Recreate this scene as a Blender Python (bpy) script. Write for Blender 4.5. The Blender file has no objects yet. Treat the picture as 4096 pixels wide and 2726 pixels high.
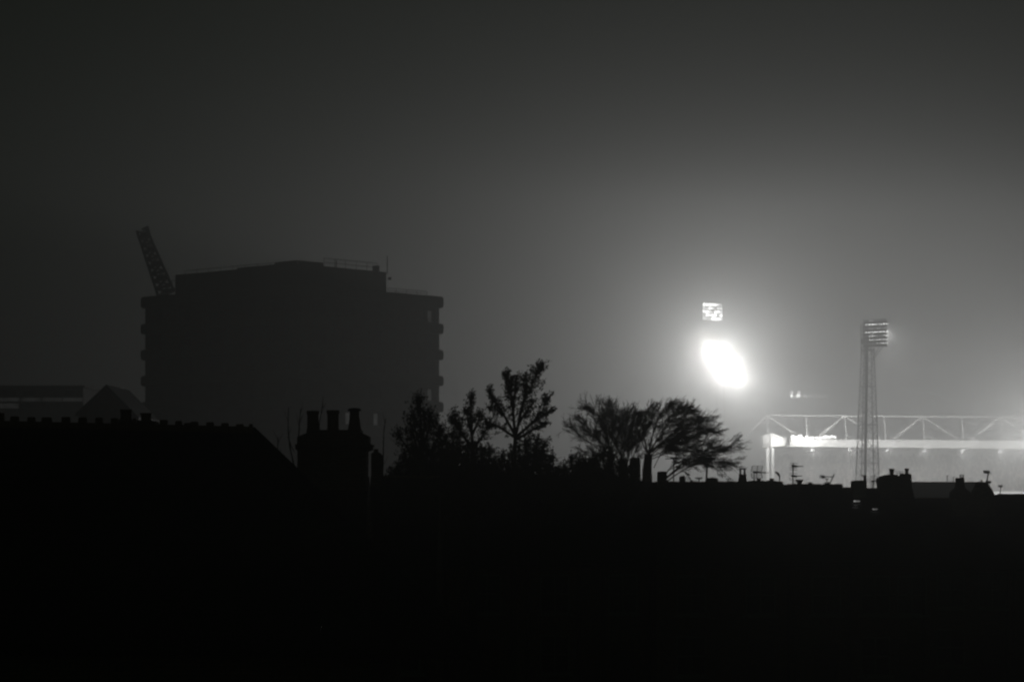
import bpy, bmesh, math, random
from mathutils import Vector, Matrix
random.seed(11)
sc = bpy.context.scene
COL = sc.collection
F = 9671.0                      # focal length of the 85 mm lens in photo pixels
EYE = 8.0                       # eye height above the ground
def P(px, py, D):               # a point seen at (px, py) that stands D metres away
    return Vector(((px - 2048) / F * D, D, EYE + (1950 - py) / F * D))
def R(a): return math.radians(a)

# ------------------------------------------------------------------ materials
def mat(name, col, rough=.8, metal=0.0, var=.25, scale=3.0, bump=.0, kind='noise', bscale=(.5, .25)):
    m = bpy.data.materials.new(name); m.use_nodes = True
    nt = m.node_tree; b = nt.nodes['Principled BSDF']
    tc = nt.nodes.new('ShaderNodeTexCoord')
    n = nt.nodes.new('ShaderNodeTexNoise'); n.inputs['Scale'].default_value = scale
    n.inputs['Detail'].default_value = 6
    nt.links.new(tc.outputs['Object'], n.inputs['Vector'])
    r = nt.nodes.new('ShaderNodeMapRange')
    r.inputs['To Min'].default_value = 1 - var; r.inputs['To Max'].default_value = 1 + var
    nt.links.new(n.outputs['Fac'], r.inputs['Value'])
    mx = nt.nodes.new('ShaderNodeMix'); mx.data_type = 'RGBA'; mx.blend_type = 'MULTIPLY'
    mx.inputs[0].default_value = 1
    mx.inputs[6].default_value = (*col, 1)
    nt.links.new(r.outputs[0], mx.inputs[7])
    src = mx.outputs[2]
    hsrc = n.outputs['Fac']
    if kind == 'brick':
        br = nt.nodes.new('ShaderNodeTexBrick')
        br.inputs['Scale'].default_value = 1
        br.inputs['Brick Width'].default_value = bscale[0]; br.inputs['Row Height'].default_value = bscale[1]
        br.inputs['Mortar Size'].default_value = .012
        mp = nt.nodes.new('ShaderNodeMapping'); mp.inputs['Rotation'].default_value = (R(90), 0, 0)
        nt.links.new(tc.outputs['Object'], mp.inputs['Vector'])
        nt.links.new(mp.outputs[0], br.inputs['Vector'])
        nt.links.new(src, br.inputs['Color1'])
        br.inputs['Color2'].default_value = (*[c * .7 for c in col], 1)
        br.inputs['Mortar'].default_value = (*[c * .5 for c in col], 1)
        src = br.outputs['Color']; hsrc = br.outputs['Fac']
    nt.links.new(src, b.inputs['Base Color'])
    b.inputs['Roughness'].default_value = rough; b.inputs['Metallic'].default_value = metal
    if bump:
        bp = nt.nodes.new('ShaderNodeBump'); bp.inputs['Strength'].default_value = bump
        bp.inputs['Distance'].default_value = .02
        nt.links.new(hsrc, bp.inputs['Height']); nt.links.new(bp.outputs[0], b.inputs['Normal'])
    return m
def glow(name, strength, var=0.0, scale=2.0):          # emitting surface: lamps, lit windows, put-in glints and glows
    m = bpy.data.materials.new(name); m.use_nodes = True
    nt = m.node_tree; b = nt.nodes['Principled BSDF']
    b.inputs['Base Color'].default_value = (.5, .5, .5, 1)
    b.inputs['Emission Color'].default_value = (1, 1, .98, 1)
    b.inputs['Emission Strength'].default_value = strength
    if var:
        tc = nt.nodes.new('ShaderNodeTexCoord')
        n = nt.nodes.new('ShaderNodeTexNoise'); n.inputs['Scale'].default_value = scale
        nt.links.new(tc.outputs['Object'], n.inputs['Vector'])
        r = nt.nodes.new('ShaderNodeMapRange')
        r.inputs['From Min'].default_value = .3; r.inputs['From Max'].default_value = .7
        r.inputs['To Min'].default_value = strength * (1 - var); r.inputs['To Max'].default_value = strength * (1 + var)
        nt.links.new(n.outputs['Fac'], r.inputs['Value']); nt.links.new(r.outputs[0], b.inputs['Emission Strength'])
    m.cycles.emission_sampling = 'NONE'
    return m
M = dict(
    brick=mat('brick_wall', (.30, .20, .15), .9, var=.3, scale=4, bump=.6, kind='brick', bscale=(.23, .075)),
    slate=mat('roof_slate', (.055, .055, .06), .6, var=.35, scale=3, bump=.7, kind='brick', bscale=(.3, .2)),
    metalroof=mat('roof_sheet', (.22, .22, .22), .5, var=.2, scale=1.5, bump=.3, kind='brick', bscale=(3.0, .6)),
    clay=mat('clay_pot', (.30, .16, .10), .8, var=.25, scale=6, bump=.3),
    mortar=mat('mortar', (.30, .29, .27), .95, var=.25, scale=8, bump=.5),
    concrete=mat('concrete', (.32, .31, .29), .9, var=.2, scale=.6, bump=.3),
    concrete2=mat('stained_concrete', (.26, .25, .24), .9, var=.3, scale=.35, bump=.3),
    glass=mat('window_glass', (.03, .03, .035), .12, var=.1, scale=1),
    frame=mat('painted_frame', (.30, .29, .28), .6, var=.1, scale=5),
    door=mat('painted_door', (.10, .04, .04), .5, var=.15, scale=5),
    steel=mat('galvanised_steel', (.16, .16, .16), .55, .3, var=.25, scale=4),
    dark=mat('dark_metal', (.05, .05, .05), .6, .2, var=.2, scale=6),
    alu=mat('aerial_metal', (.14, .14, .14), .5, .5, var=.2, scale=8),
    white=mat('white_paint', (.80, .79, .77), .5, var=.06, scale=.5),
    offwhite=mat('off_white_paint', (.62, .61, .59), .6, var=.1, scale=.3),
    seat=mat('stand_seats', (.20, .20, .20), .7, var=.4, scale=2.5),
    bark=mat('bark', (.09, .07, .05), .95, var=.3, scale=8, bump=.5),
    leaf=mat('leaf', (.05, .075, .035), .7, var=.4, scale=2),
    leaf2=mat('dull_leaf', (.06, .07, .04), .75, var=.4, scale=2),
    ground=mat('ground_grass', (.06, .07, .045), .95, var=.4, scale=.4, bump=.4),
    asphalt=mat('asphalt', (.05, .05, .05), .9, var=.2, scale=6, bump=.3),
    pitch=mat('pitch_turf', (.09, .13, .06), .9, var=.15, scale=.2),
    lamp=glow('lamp_glass_blazing', 6.0),
    lamprim=glow('lamp_glass_turned', 1.0),
    lampmid=glow('lamp_glass_bright', 4.5),
    lamplow=glow('lamp_glass_dim', 2.0),
    lampfar=glow('lamp_glass_far', 8.0), lampfarm=glow('lamp_glass_far_bright', 3.4), lampfarl=glow('lamp_glass_far_dim', 1.4),
    litwin=glow('lit_window_flue_glow', .022, .6, 1.2),
    litwin2=glow('lit_window_brighter', .14, .6, 3),
    glint=glow('roof_glint_glow', .16, .9, 5),
    strip=glow('lit_glazing', .017, .5, .7),
    board=glow('lit_board', 1.6, .3, .6),
)

# ------------------------------------------------------------------ mesh builder
ORG = {}
class MB:
    def __init__(s): s.v = []; s.f = []
    def poly(s, pts, faces):
        n = len(s.v); s.v += [Vector(p) for p in pts]; s.f += [tuple(i + n for i in f) for f in faces]; return s
    def box(s, a, b):
        x0, y0, z0 = a; x1, y1, z1 = b
        x0, x1 = min(x0, x1), max(x0, x1); y0, y1 = min(y0, y1), max(y0, y1); z0, z1 = min(z0, z1), max(z0, z1)
        return s.poly([(x0,y0,z0),(x1,y0,z0),(x1,y1,z0),(x0,y1,z0),(x0,y0,z1),(x1,y0,z1),(x1,y1,z1),(x0,y1,z1)],
                      [(3,2,1,0),(4,5,6,7),(0,1,5,4),(1,2,6,5),(2,3,7,6),(3,0,4,7)])
    def pbox(s, x0, y0, x1, y1, D, dep):               # a box whose front shows as that pixel rectangle
        a = P(x0, y1, D); b = P(x1, y0, D); return s.box((a.x, D, a.z), (b.x, D + dep, b.z))
    def prism(s, pts, D, dep):                          # outline as seen, at its own distance and thickness
        q = [P(x, y, D) for x, y in pts]; return s.ext(q, Vector((0, dep, 0)))
    def ext(s, q, d):
        n = len(q)
        nrm = Vector((0, 0, 0))
        for i in range(n):
            a, b = q[i], q[(i + 1) % n]; nrm += a.cross(b)
        if nrm.dot(d) > 0: q = q[::-1]
        return s.poly(list(q) + [p + d for p in q], [tuple(range(n)), tuple(range(2*n-1, n-1, -1))] +
                      [(i, i + n, (i + 1) % n + n, (i + 1) % n) for i in range(n)])
    def tube(s, pts, rs, n=5, cap=True):
        pts = [Vector(p) for p in pts]
        if not isinstance(rs, (list, tuple)): rs = [rs] * len(pts)
        rings = []
        for i, p in enumerate(pts):
            d = (pts[min(i + 1, len(pts) - 1)] - pts[max(i - 1, 0)]).normalized()
            u = d.cross(Vector((0, 0, 1)) if abs(d.z) < .9 else Vector((1, 0, 0))).normalized(); w = d.cross(u)
            rings.append([p + (u * math.cos(2*math.pi*k/n) + w * math.sin(2*math.pi*k/n)) * rs[i] for k in range(n)])
        b = len(s.v)
        for r in rings: s.v += r
        for i in range(len(rings) - 1):
            for k in range(n):
                s.f.append((b+i*n+k, b+i*n+(k+1) % n, b+(i+1)*n+(k+1) % n, b+(i+1)*n+k))
        if cap:
            s.f.append(tuple(b + k for k in range(n))[::-1]); e = b + (len(rings)-1)*n
            s.f.append(tuple(e + k for k in range(n)))
        return s
    def lathe(s, c, prof, n=14):                        # prof: (radius, z above c)
        b = len(s.v)
        for r, z in prof:
            for k in range(n):
                a = 2*math.pi*k/n; s.v.append(Vector((c[0] + r*math.cos(a), c[1] + r*math.sin(a), c[2] + z)))
        for i in range(len(prof) - 1):
            for k in range(n):
                s.f.append((b+i*n+k, b+i*n+(k+1) % n, b+(i+1)*n+(k+1) % n, b+(i+1)*n+k))
        s.f.append(tuple(b + k for k in range(n))[::-1]); e = b + (len(prof)-1)*n
        s.f.append(tuple(e + k for k in range(n)))
        return s
    def build(s, name, m, parent=None, bevel=0):
        o0 = ORG.get(parent.name, Vector()) if parent else Vector()
        me = bpy.data.meshes.new(name); me.from_pydata([tuple(v - o0) for v in s.v], [], s.f); me.update()
        if m: me.materials.append(m)
        o = bpy.data.objects.new(name, me); COL.objects.link(o)
        if parent: o.parent = parent
        ORG[o.name] = o0
        if bevel:
            bv = o.modifiers.new('bevel', 'BEVEL'); bv.width = bevel; bv.segments = 2
        return o
def thing(name, loc, label, cat, group=None):
    o = bpy.data.objects.new(name, None); COL.objects.link(o); o.location = loc; o.empty_display_size = .2
    ORG[o.name] = Vector(loc); tag(o, label, cat, group); return o
def tag(o, label, cat, group=None, kind=None):
    if label: o['label'] = label
    if cat: o['category'] = cat
    if group: o['group'] = group
    if kind: o['kind'] = kind
    return o
def lamp(name, kind, loc, cphi, parent=None, r=.4, aim=None, cone=60, blend=1.0):
    l = bpy.data.lights.new(name, kind); l.energy = cphi * .84; l.shadow_soft_size = r * .5; l.color = (1, 1, .985)
    o = bpy.data.objects.new(name, l); COL.objects.link(o)
    o0 = ORG.get(parent.name, Vector()) if parent else Vector()
    o.location = Vector(loc) - o0
    if parent: o.parent = parent
    if kind == 'SPOT':
        l.spot_size = R(cone); l.spot_blend = blend
        o.rotation_euler = (Vector(aim) - Vector(loc)).to_track_quat('-Z', 'Y').to_euler()
    return o

# ------------------------------------------------------------------ ground
g = MB().poly([(-800,-50,0),(800,-50,0),(800,1150,0),(-800,1150,0)], [(0,1,2,3)]).build('ground', M['ground']); g['kind'] = 'structure'
g = MB().poly([(-300,70,.004),(300,70,.004),(300,77,.004),(-300,77,.004)], [(0,1,2,3)]).build('back_lane', M['asphalt']); g['kind'] = 'structure'
g = MB().poly([(45,478,.004),(170,478,.004),(170,575,.004),(45,575,.004)], [(0,1,2,3)]).build('pitch', M['pitch']); g['kind'] = 'structure'

# ------------------------------------------------------------------ houses
POT = [(.13, 0), (.13, .08), (.115, .1), (.105, .6), (.135, .63), (.135, .7), (.1, .7), (.09, .5)]
def pot(parent, px, ytop, ybase, D, rtop, rbase=None, m='clay', dep=0, flare=True):
    D2 = D + dep; rb = rbase or rtop * .95
    b = P(px, ybase, D2); h = P(px, ytop, D2).z - b.z; k = D / F
    r0, r1 = rb * k, rtop * k
    rl = r1 * (1.12 if flare else 1.0)
    pr = [(r0*1.08, -.05), (r0*1.08, h*.08), (r0, h*.12), (r1, h*.8), (rl, h*.84), (rl, h), (r1*.75, h), (r1*.7, h*.7)]
    return MB().lathe(b, pr).build('chimney_pot', M[m], parent)
def house(name, x0, x1, D, yr, depth, ez, label, wins=2, gr=None, roofm='slate', door=True, rows=2):
    xa = P(x0, yr, D).x; xb = P(x1, yr, D).x; rz = P(x0, yr, D).z
    yf, yb, ym = D - depth/2, D + depth/2, D
    h = thing(name, ((xa+xb)/2, D, 0), label, 'house', gr)
    w = [Vector((xa+.01, yf, 0)), Vector((xa+.01, yf, ez)), Vector((xa+.01, ym, rz-.16)), Vector((xa+.01, yb, ez)), Vector((xa+.01, yb, 0))]
    MB().ext(w, Vector((xb-xa-.02, 0, 0))).build('wall', M['brick'], h)
    sl = (rz - ez) / (depth/2); ov = .3; t = .13
    r = [Vector((xa+.004, yf-ov, ez-ov*sl)), Vector((xa+.004, yf-ov, ez-ov*sl+t)), Vector((xa+.004, ym, rz)), Vector((xa+.004, yb+ov, ez-ov*sl+t)),
         Vector((xa+.004, yb+ov, ez-ov*sl)), Vector((xa+.004, ym, rz-t))]
    rf = MB().ext(r, Vector((xb-xa-.008, 0, 0))).build('roof', M[roofm], h)
    mb = MB(); x = xa + .15
    while x < xb - .2:
        mb.tube([(x, ym, rz-.02), (min(x+.44, xb-.01), ym, rz-.02)], .05, 7); x += .46
    mb.build('ridge_tiles', M['clay'], rf)
    MB().tube([(xa+.02, yf-ov-.05, ez-ov*sl), (xb-.02, yf-ov-.05, ez-ov*sl)], .055, 7).build('gutter', M['dark'], h)
    MB().tube([(xb-.25, yf-.06, 0), (xb-.25, yf-.06, ez-.1), (xb-.25, yf-ov, ez-ov*sl-.02)], .04, 7).build('drainpipe', M['dark'], h)
    W = xb - xa
    for rr in range(rows):
        z0 = (1.0, 3.3)[rr]; z1 = min(z0 + 1.35, ez - .35)
        for i in range(wins):
            cx = xa + W * (i + .5) / wins
            if rr == 0 and i == wins - 1 and door:
                dm = MB().box((cx-.45, yf-.03, .1), (cx+.45, yf+.02, 2.15)).build('door', M['door'], h)
                MB().box((cx+.3, yf-.075, 1.05), (cx+.36, yf-.035, 1.2)).build('handle', M['alu'], dm)
                continue
            wd = MB().box((cx-.5, yf-.012, z0), (cx+.5, yf+.02, z1)).build('window', M['glass'], h)
            fr = MB()
            for bx in ((cx-.56, cx-.5), (cx+.5, cx+.56), (cx-.025, cx+.025)): fr.box((bx[0], yf-.045, z0), (bx[1], yf+.01, z1))
            for bz in ((z0-.07, z0), (z1, z1+.07)): fr.box((cx-.56, yf-.05, bz[0]), (cx+.56, yf+.01, bz[1]))
            fr.box((cx-.5, yf-.04, (z0+z1)/2-.025), (cx-.025, yf+.01, (z0+z1)/2+.025)).box((cx+.025, yf-.04, (z0+z1)/2-.025), (cx+.5, yf+.01, (z0+z1)/2+.025))
            fr.build('window_frame', M['frame'], wd)
            MB().box((cx-.68, yf-.12, z0-.17), (cx+.68, yf+.01, z0-.074)).build('sill', M['concrete'], wd)
    return h, rf, (xa, xb, rz, yf, sl)
def stack(parent, pts, D, dep, m='brick', bevel=.01):
    return MB().prism(pts, D, dep).build('chimney', M[m], parent, bevel)

# --- near house at left: hipped slate roof, castellated ridge
D = 46.0
hl = thing('terraced_house', P(300, 1900, D) * Vector((1, 1, 0)) if False else (P(300, 1900, D).x, D, 0), 'big near house at the left under a hipped slate roof with castellated ridge', 'house')
ra, rb = P(-420, 1664, D), P(1012, 1717, D)
ra.z = rb.z + .16
run = 4.0
zf = rb.z - 3.95
xf_, xb_ = -.5, -1.9
v = [ra, rb, Vector((xf_, D-run, zf)), Vector((xb_, D+run, zf)), Vector((ra.x, D-run, zf+.16)), Vector((ra.x, D+run, zf+.16))]
dn = [p - Vector((0, 0, .14)) for p in v]
roofA = MB().poly(v + dn, [(0,4,2,1), (1,2,3), (0,1,3,5), (4,10,8,2), (2,8,9,3), (3,9,11,5), (0,5,11,6), (0,6,10,4), (6,7,8,10), (7,9,8), (6,11,9,7)]).build('roof', M['slate'], hl)
MB().box((ra.x+.1, D-run+.3, 0), (xb_-.4, D+run-.3, zf-.1)).build('wall', M['brick'], hl)
mb = MB()
def ridge_y(x): return 1680 + (x / 1010.0) * 36
for (a, b, t) in [(-15,16,1650),(40,75,1664),(108,140,1667),(165,206,1668),(245,280,1666),(312,346,1668),(380,411,1669),(442,472,1671),(530,545,1672),(637,670,1678),(700,728,1682),(735,765,1690),(760,793,1685),(824,855,1687),(884,914,1691),(943,975,1695),(995,1011,1694)]:
    MB().prism([(a+1,t+3),(a+4,t),(b-4,t),(b-1,t+3),(b,ridge_y(b)+4),(a,ridge_y(a)+4)], D-.04, .08).build('ridge_crest', M['clay'], roofA)
mb = MB(); mb.tube([ra - Vector((0,0,.03)), rb - Vector((0,0,.03))], .085, 8)
mb.build('ridge_tiles', M['clay'], roofA)
MB().tube([rb, Vector((xf_, D-run, zf+.03))], .06, 7).tube([rb, Vector((xb_, D+run, zf+.03))], .06, 7).build('hip_tiles', M['slate'], roofA)
ck = stack(hl, [(468,1676),(468,1800),(622,1800),(622,1682)], D+2.2, .5)
pot(ck, 504, 1637, 1676, D+2.2, 22, 22, dep=.25); pot(ck, 584, 1651, 1680, D+2.2, 21, 20, dep=.25)
MB().tube([(ra.x, D-run-.06, zf+.1), (xf_, D-run-.06, zf-.05)], .06, 7).build('gutter', M['dark'], hl)

# --- house with the triple pot stack
D = 55.0
hb, rfb, _ = house('terraced_house', 1080, 1478, D+1.5, 1908, 7, 5.2, 'dark terraced house carrying the broad stack with three tall chimney pots', 2)
st = stack(hb, [(1189,1960),(1189,1800),(1181,1795),(1181,1781),(1188,1774),(1188,1746),(1226,1730),(1226,1718),(1442,1718),(1442,1728),(1474,1744),(1474,1772),(1484,1782),(1484,1797),(1466,1803),(1463,1960)], D+.6, .9)
MB().prism([(1180,1784),(1180,1776),(1486,1776),(1486,1784)], D+.5, 1.1).build('corbel', M['brick'], st)
pot(st, 1252, 1642, 1722, D+.6, 23, 24, dep=.45); pot(st, 1332, 1640, 1722, D+.6, 23, 23, dep=.45)
p3 = pot(st, 1418, 1646, 1722, D+.6, 19, 26, dep=.45, flare=False)
b = P(1418, 1646, D+1.05); k = D/F
cw = MB().lathe(b, [(17*k,-.02),(18*k,.01),(27*k,.02),(27*k,.055),(20*k,.08),(6*k,.09)]).build('chimney_cowl', M['dark'], st)
# --- house behind it to the right with a small stack
D = 66.0
hc, rfc, _ = house('terraced_house', 1482, 1760, D, 1905, 7, 5.2, 'narrow dark house with one small stack right of the three pot stack', 1, door=False)
sc_ = stack(hc, [(1484,1960),(1484,1812),(1498,1806),(1516,1808),(1526,1822),(1526,1960)], D-.3, .7)
pot(sc_, 1504, 1795, 1808, D-.3, 9, 10, dep=.35)

# --- the row in the middle distance
D = 95.0
RG = 'houses of the far row below the stand'
h1, r1, i1 = house('terraced_house', 1560, 2082, D+1, 1938, 8, 5.3, 'first house of the far row, behind the leafy trees', 2, RG)
h2, r2, i2 = house('terraced_house', 2082, 2602, D+1, 1922, 8, 5.3, 'second house of the far row, below the bare tree crown', 2, RG)
h3, r3, i3 = house('terraced_house', 2602, 3133, D, 1927, 8, 5.3, 'house of the far row with the cowled chimney and grid aerial', 2, RG)
h4, r4, i4 = house('terraced_house', 3133, 3370, D, 1937, 8, 5.3, 'narrow house of the far row under the tall double aerial', 1, RG)
h5, r5, i5 = house('terraced_house', 3370, 3650, D, 1953, 8, 5.3, 'house of the far row with the domed chimney and small roof windows given a glow', 2, RG)
stack(h2, [(2478,1960),(2478,1838),(2484,1832),(2506,1832),(2512,1838),(2512,1960)], D+.7, .6)
stack(h2, [(2520,1960),(2520,1836),(2526,1828),(2556,1828),(2562,1836),(2562,1960)], D+.7, .6)
c = stack(h3, [(2834,1960),(2834,1910),(2850,1908),(2872,1912),(2872,1960)], D-.3, .6)
c = stack(h3, [(2632,1960),(2632,1888),(2636,1884),(2664,1884),(2668,1888),(2668,1960)], D-.3, .6)
c = stack(h3, [(2720,1950),(2720,1906),(2735,1900),(2742,1906),(2742,1950)], D-.2, .4)
cc = stack(h3, [(2938,1970),(2938,1928),(2952,1925),(2990,1924),(3004,1922),(3028,1920),(3052,1921),(3064,1924),(3080,1920),(3100,1921),(3126,1926),(3131,1932),(3131,1970)], D-.4, .9)
p = pot(cc, 2970, 1896, 1926, D-.4, 14, 18, dep=.4)
b = P(2970, 1896, D); k = D/F
mb = MB()
for a in range(4):
    q = b + Vector((12*k*math.cos(a*1.57+.5), 12*k*math.sin(a*1.57+.5), 0)); mb.tube([q - Vector((0,0,.03)), q + Vector((0,0,21*k))], 2.2*k, 5)
mb.lathe(b, [(9*k,-.02),(9*k,.0)]).lathe(b, [(16*k,20*k),(18*k,21*k),(12*k,24*k),(3*k,25.5*k)])
mb.build('chimney_cowl', M['dark'], cc)
pot(cc, 3035, 1912, 1924, D-.4, 8.5, 6, dep=.4); pot(cc, 3087, 1912, 1924, D-.4, 9, 7, dep=.4)
c4 = stack(h4, [(3188,1970),(3188,1934),(3208,1934),(3208,1970)], D-.4, .5)
pot(c4, 3198, 1917, 1936, D-.4, 15, 9, dep=.25)
for (x0, x1) in ((3229, 3252), (3298, 3322)):
    mb = MB(); k = D/F
    for yy in (1929, 1933, 1937): mb.pbox(x0, yy, x1, yy+2.2, D-.2, .25)
    mb.pbox(x0+6, 1927, x1-5, 1946, D-.15, .18); mb.build('roof_vent', M['dark'], h4)
c5 = stack(h5, [(3370,1970),(3370,1951),(3384,1947),(3409,1947),(3412,1970)], D-.3, .6)
cb = stack(h5, [(3414,1990),(3415,1924),(3418,1922),(3440,1920),(3466,1919),(3468,1923),(3467,1990)], D-.6, .9, 'mortar')
pot(cb, 3459, 1900, 1921, D-.6, 5, 6, dep=.4)
cd = stack(h5, [(3527,1990),(3522,1940),(3519,1922),(3522,1912),(3534,1904),(3552,1898),(3566,1896),(3584,1897),(3598,1903),(3602,1912),(3603,1925),(3606,1990)], D-.8, 1.0)
pot(cd, 3567, 1873, 1898, D-.8, 10.5, 7.5, dep=.5)
ce = stack(h5, [(3609,1990),(3610,1899),(3614,1894),(3620,1892),(3634,1892),(3645,1895),(3647,1902),(3649,1990)], D-.8, .8)
pot(ce, 3627, 1872, 1894, D-.8, 8, 6.5, dep=.4)
# roof windows on that house, their reflections put in as emission
def roofwin(par, inf, x0, y0, x1, y1, Dr):
    xa, xb, rz, yf, sl = inf
    # place on the front slope: y where the ray meets the slope
    def hit(px, py):
        dz = (1950-py)/F; ym = yf + 4
        Dm = (EYE - rz + sl*ym) / (sl - dz)
        q = P(px, py, Dm); return q + Vector((0, -.05, .07))
    q = [hit(x0,y1), hit(x1,y1), hit(x1,y0), hit(x0,y0)]
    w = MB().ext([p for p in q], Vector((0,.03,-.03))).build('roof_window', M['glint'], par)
    f = MB()
    for i in range(4): f.tube([q[i], q[(i+1) % 4]], .03, 4)
    f.build('window_frame', M['dark'], w)
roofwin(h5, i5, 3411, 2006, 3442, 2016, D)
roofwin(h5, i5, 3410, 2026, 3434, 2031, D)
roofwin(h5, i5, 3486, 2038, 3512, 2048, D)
# --- sheet roofed hall and its neighbour at right
D = 185.0
hall, rh, ih = house('works_hall', 3600, 3936, D, 1927, 14, 4.0, 'long low hall with a flat grey sheet roof behind the right hand chimneys', 4, None, 'metalroof', rows=1)
hall['category'] = 'hall'
D = 100.0
h6, r6, i6 = house('terraced_house', 3652, 3972, D, 1992, 8, 5.0, 'low house in front of the grey hall roof, with two pointed stacks', 2, RG)
c = stack(h6, [(3800,2080),(3812,1968),(3832,1950),(3836,1930),(3834,1914),(3838,1909),(3856,1909),(3859,1914),(3857,1930),(3862,1952),(3882,1966),(3896,2080)], D-1.2, .8)
pp = pot(c, 3847, 1907, 1912, D-1.2, 8, 8, dep=.4, flare=False)
b = P(3847, 1908, D-.8); k = D/F; mb = MB()
for a in range(4):
    q = b + Vector((8*k*math.cos(a*1.57+.3), 8*k*math.sin(a*1.57+.3), 0)); mb.tube([q, q + Vector((0,0,10*k))], 1.3*k, 5)
mb.lathe(b, [(9.5*k,9*k),(10*k,10.5*k),(4*k,11.5*k)]).build('chimney_cowl', M['dark'], c)
c = stack(h6, [(3880,2080),(3896,1972),(3912,1944),(3918,1928),(3926,1925),(3946,1927),(3956,1936),(3966,1952),(3978,1974),(3986,2080)], D-1.2, .8)
pot(c, 3926, 1918, 1928, D-1.2, 3, 4, dep=.4)
h7, r7, i7 = house('terraced_house', 3976, 4460, D, 1976, 8, 5.0, 'lower roofed house at the right edge below the lit pitchside strip', 2, RG)

# ------------------------------------------------------------------ aerials
AG = 'television aerials on the chimneys'
def aerial(base, D, label, mast, parts, group=AG, name='tv_aerial', cat='aerial'):
    t = thing(name, P(*base, D), label, cat, group)
    if mast: MB().tube([P(x, y, D) for x, y in mast[0]], mast[1]*D/F, 6).build('mast', M['alu'], t)
    for nm, segs in parts:
        mb = MB()
        for (x0, y0, x1, y1, r, *dd) in segs:
            d0, d1 = dd if dd else (0, 0)
            a = P(x0, y0, D); b2 = P(x1, y1, D); a.y += d0; b2.y += d1
            mb.tube([a, b2], r*D/F, 5)
        mb.build(nm, M['alu'], t)
    return t
D = 95.0
grid = []
for dx0, dx1, yy in ((3008,3051,1863),(3006,3049,1870),(3006,3048,1877),(3005,3046,1884)): grid.append((dx0, yy, dx1, yy-.5, 1.0))
grid += [(3009,1863,3004,1885,1.5),(3031,1861,3027,1885,1.6),(3051,1863,3046,1884,1.5)]
g2 = [(3004,1892,3046,1892,.9),(3005,1899,3047,1899,.9),(3007,1906,3048,1906,.9),(3008,1912,3050,1911,.9),(3004,1892,3009,1913,1.4),(3026,1890,3028,1913,1.4),(3046,1892,3050,1912,1.4)]
aerial((3016,1926), D, 'aerial with a broad double wire grid beside the cowled chimney', ([(3016,1927),(3016,1885)], 2.2), [('reflector', grid), ('reflector', g2), ('boom', [(3012,1886,3064,1889,2.6),(3064,1889,3076,1889.5,1.0),(3012,1885,3030,1888,4)])])
aerial((3118,1926), D, 'small curved aerial on a short mast right of the two squat pots', ([(3118,1928),(3118,1902),(3114,1896)], 2.0), [('reflector', [(3103,1887,3112,1893,4),(3109,1890,3116,1899,5),(3116,1899,3119,1906,3.5),(3101,1886,3104,1888,2)])])
el = [(3160,1851,3191,1853),(3159,1858,3184,1860),(3157,1869,3187,1871),(3158,1877,3189,1879),(3157,1892,3190,1893.5),(3157,1898,3180,1900),(3156,1911,3186,1912.5),(3156,1917,3184,1919)]
aerial((3171,1936), D, 'tall mast carrying two stacked aerials with many cross rods', ([(3171,1937),(3172,1880),(3174,1851)], 2.4), [('element', [(a,b,c_,d,1.0) for a,b,c_,d in el]), ('boom', [(3167,1863,3190,1864,4),(3190,1864,3213,1863.5,2)]), ('boom', [(3165,1903,3188,1904,4),(3188,1903,3209,1902,1.8)]), ('element', [(3171,1922,3186,1923,1),(3171,1928,3184,1929,1),(3172,1934,3184,1934,1)])])
yg = [(3279+i*4.2, 1901+(i % 2)*1, 3279+i*4.2, 1912-(i % 2), .9) for i in range(6)]
yg += [(3278,1901,3298,1901,.8),(3278,1906,3298,1906,.8),(3278,1911,3297,1911,.8)]
aerial((3308,1952), D, 'aerial on a slanted mast pointing left with a small caged head', ([(3308,1956),(3322,1927),(3337,1896)], 2.0), [('reflector', yg), ('boom', [(3286,1905,3300,1905.5,4),(3298,1905.5,3336,1905.5,1.7)])])
aerial((3308,1930), D, 'tiny dish on a thin stalk between the roof vent and slanted mast', ([(3307,1932),(3308,1916)], 1.5), [('dish', [(3303,1914,3308,1916,2.5),(3308,1916,3314,1913,2.5)])], name='satellite_dish', cat='satellite dish')
el = [(3477+abs(i-4)*1.0, 1904+i*5.6, 3513-abs(i-3), 1904+i*5.6, .9) for i in range(8)]
aerial((3492,1953), D, 'aerial of many level rods in front of the lattice tower foot', ([(3491,1955),(3493,1924)], 1.8), [('element', el), ('boom', [(3484,1927,3493,1922,2.4),(3493,1922,3504,1920,2.2),(3489,1923,3497,1924,4)])])
aerial((3602,1912), 118, 'thin pale aerial seen between the domed chimney and its neighbour', ([(3600,1940),(3600,1884)], 1.2), [('element', [(3580,1884,3615,1885,.8),(3584,1891,3612,1892,.8),(3586,1898,3612,1898,.7)])])
aerial((3454,1899), D, 'flat topped little aerial on the grey box chimney', ([(3459,1902),(3459,1900)], 2.0), [('element', [(3445,1900,3466,1901,1.6),(3452,1903,3465,1905,2)])])
D = 100
aerial((3948,1926), D, 'aerial with a blunt block head above the right pointed stack', ([(3947,1928),(3950,1908),(3952,1893)], 2.0), [('reflector', [(3934,1884,3958,1885,4.5),(3935,1889,3956,1890,3.5)]), ('boom', [(3950,1886,3965,1893,1.6),(3951,1893,3955,1898,2.5)]), ('reflector', [(3944,1924,3964,1927,4.5),(3950,1931,3962,1931,2.5)])])
aerial((4001,1976), D, 'stubby cross shaped aerial on the lower right roof', ([(4000,1978),(4003,1944)], 1.9), [('element', [(3992,1944,4011,1944,2.2),(3994,1947,4009,1938,1.8),(3994,1939,4008,1947,1.8),(4001,1944,4005,1942,4.5)])])
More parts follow.
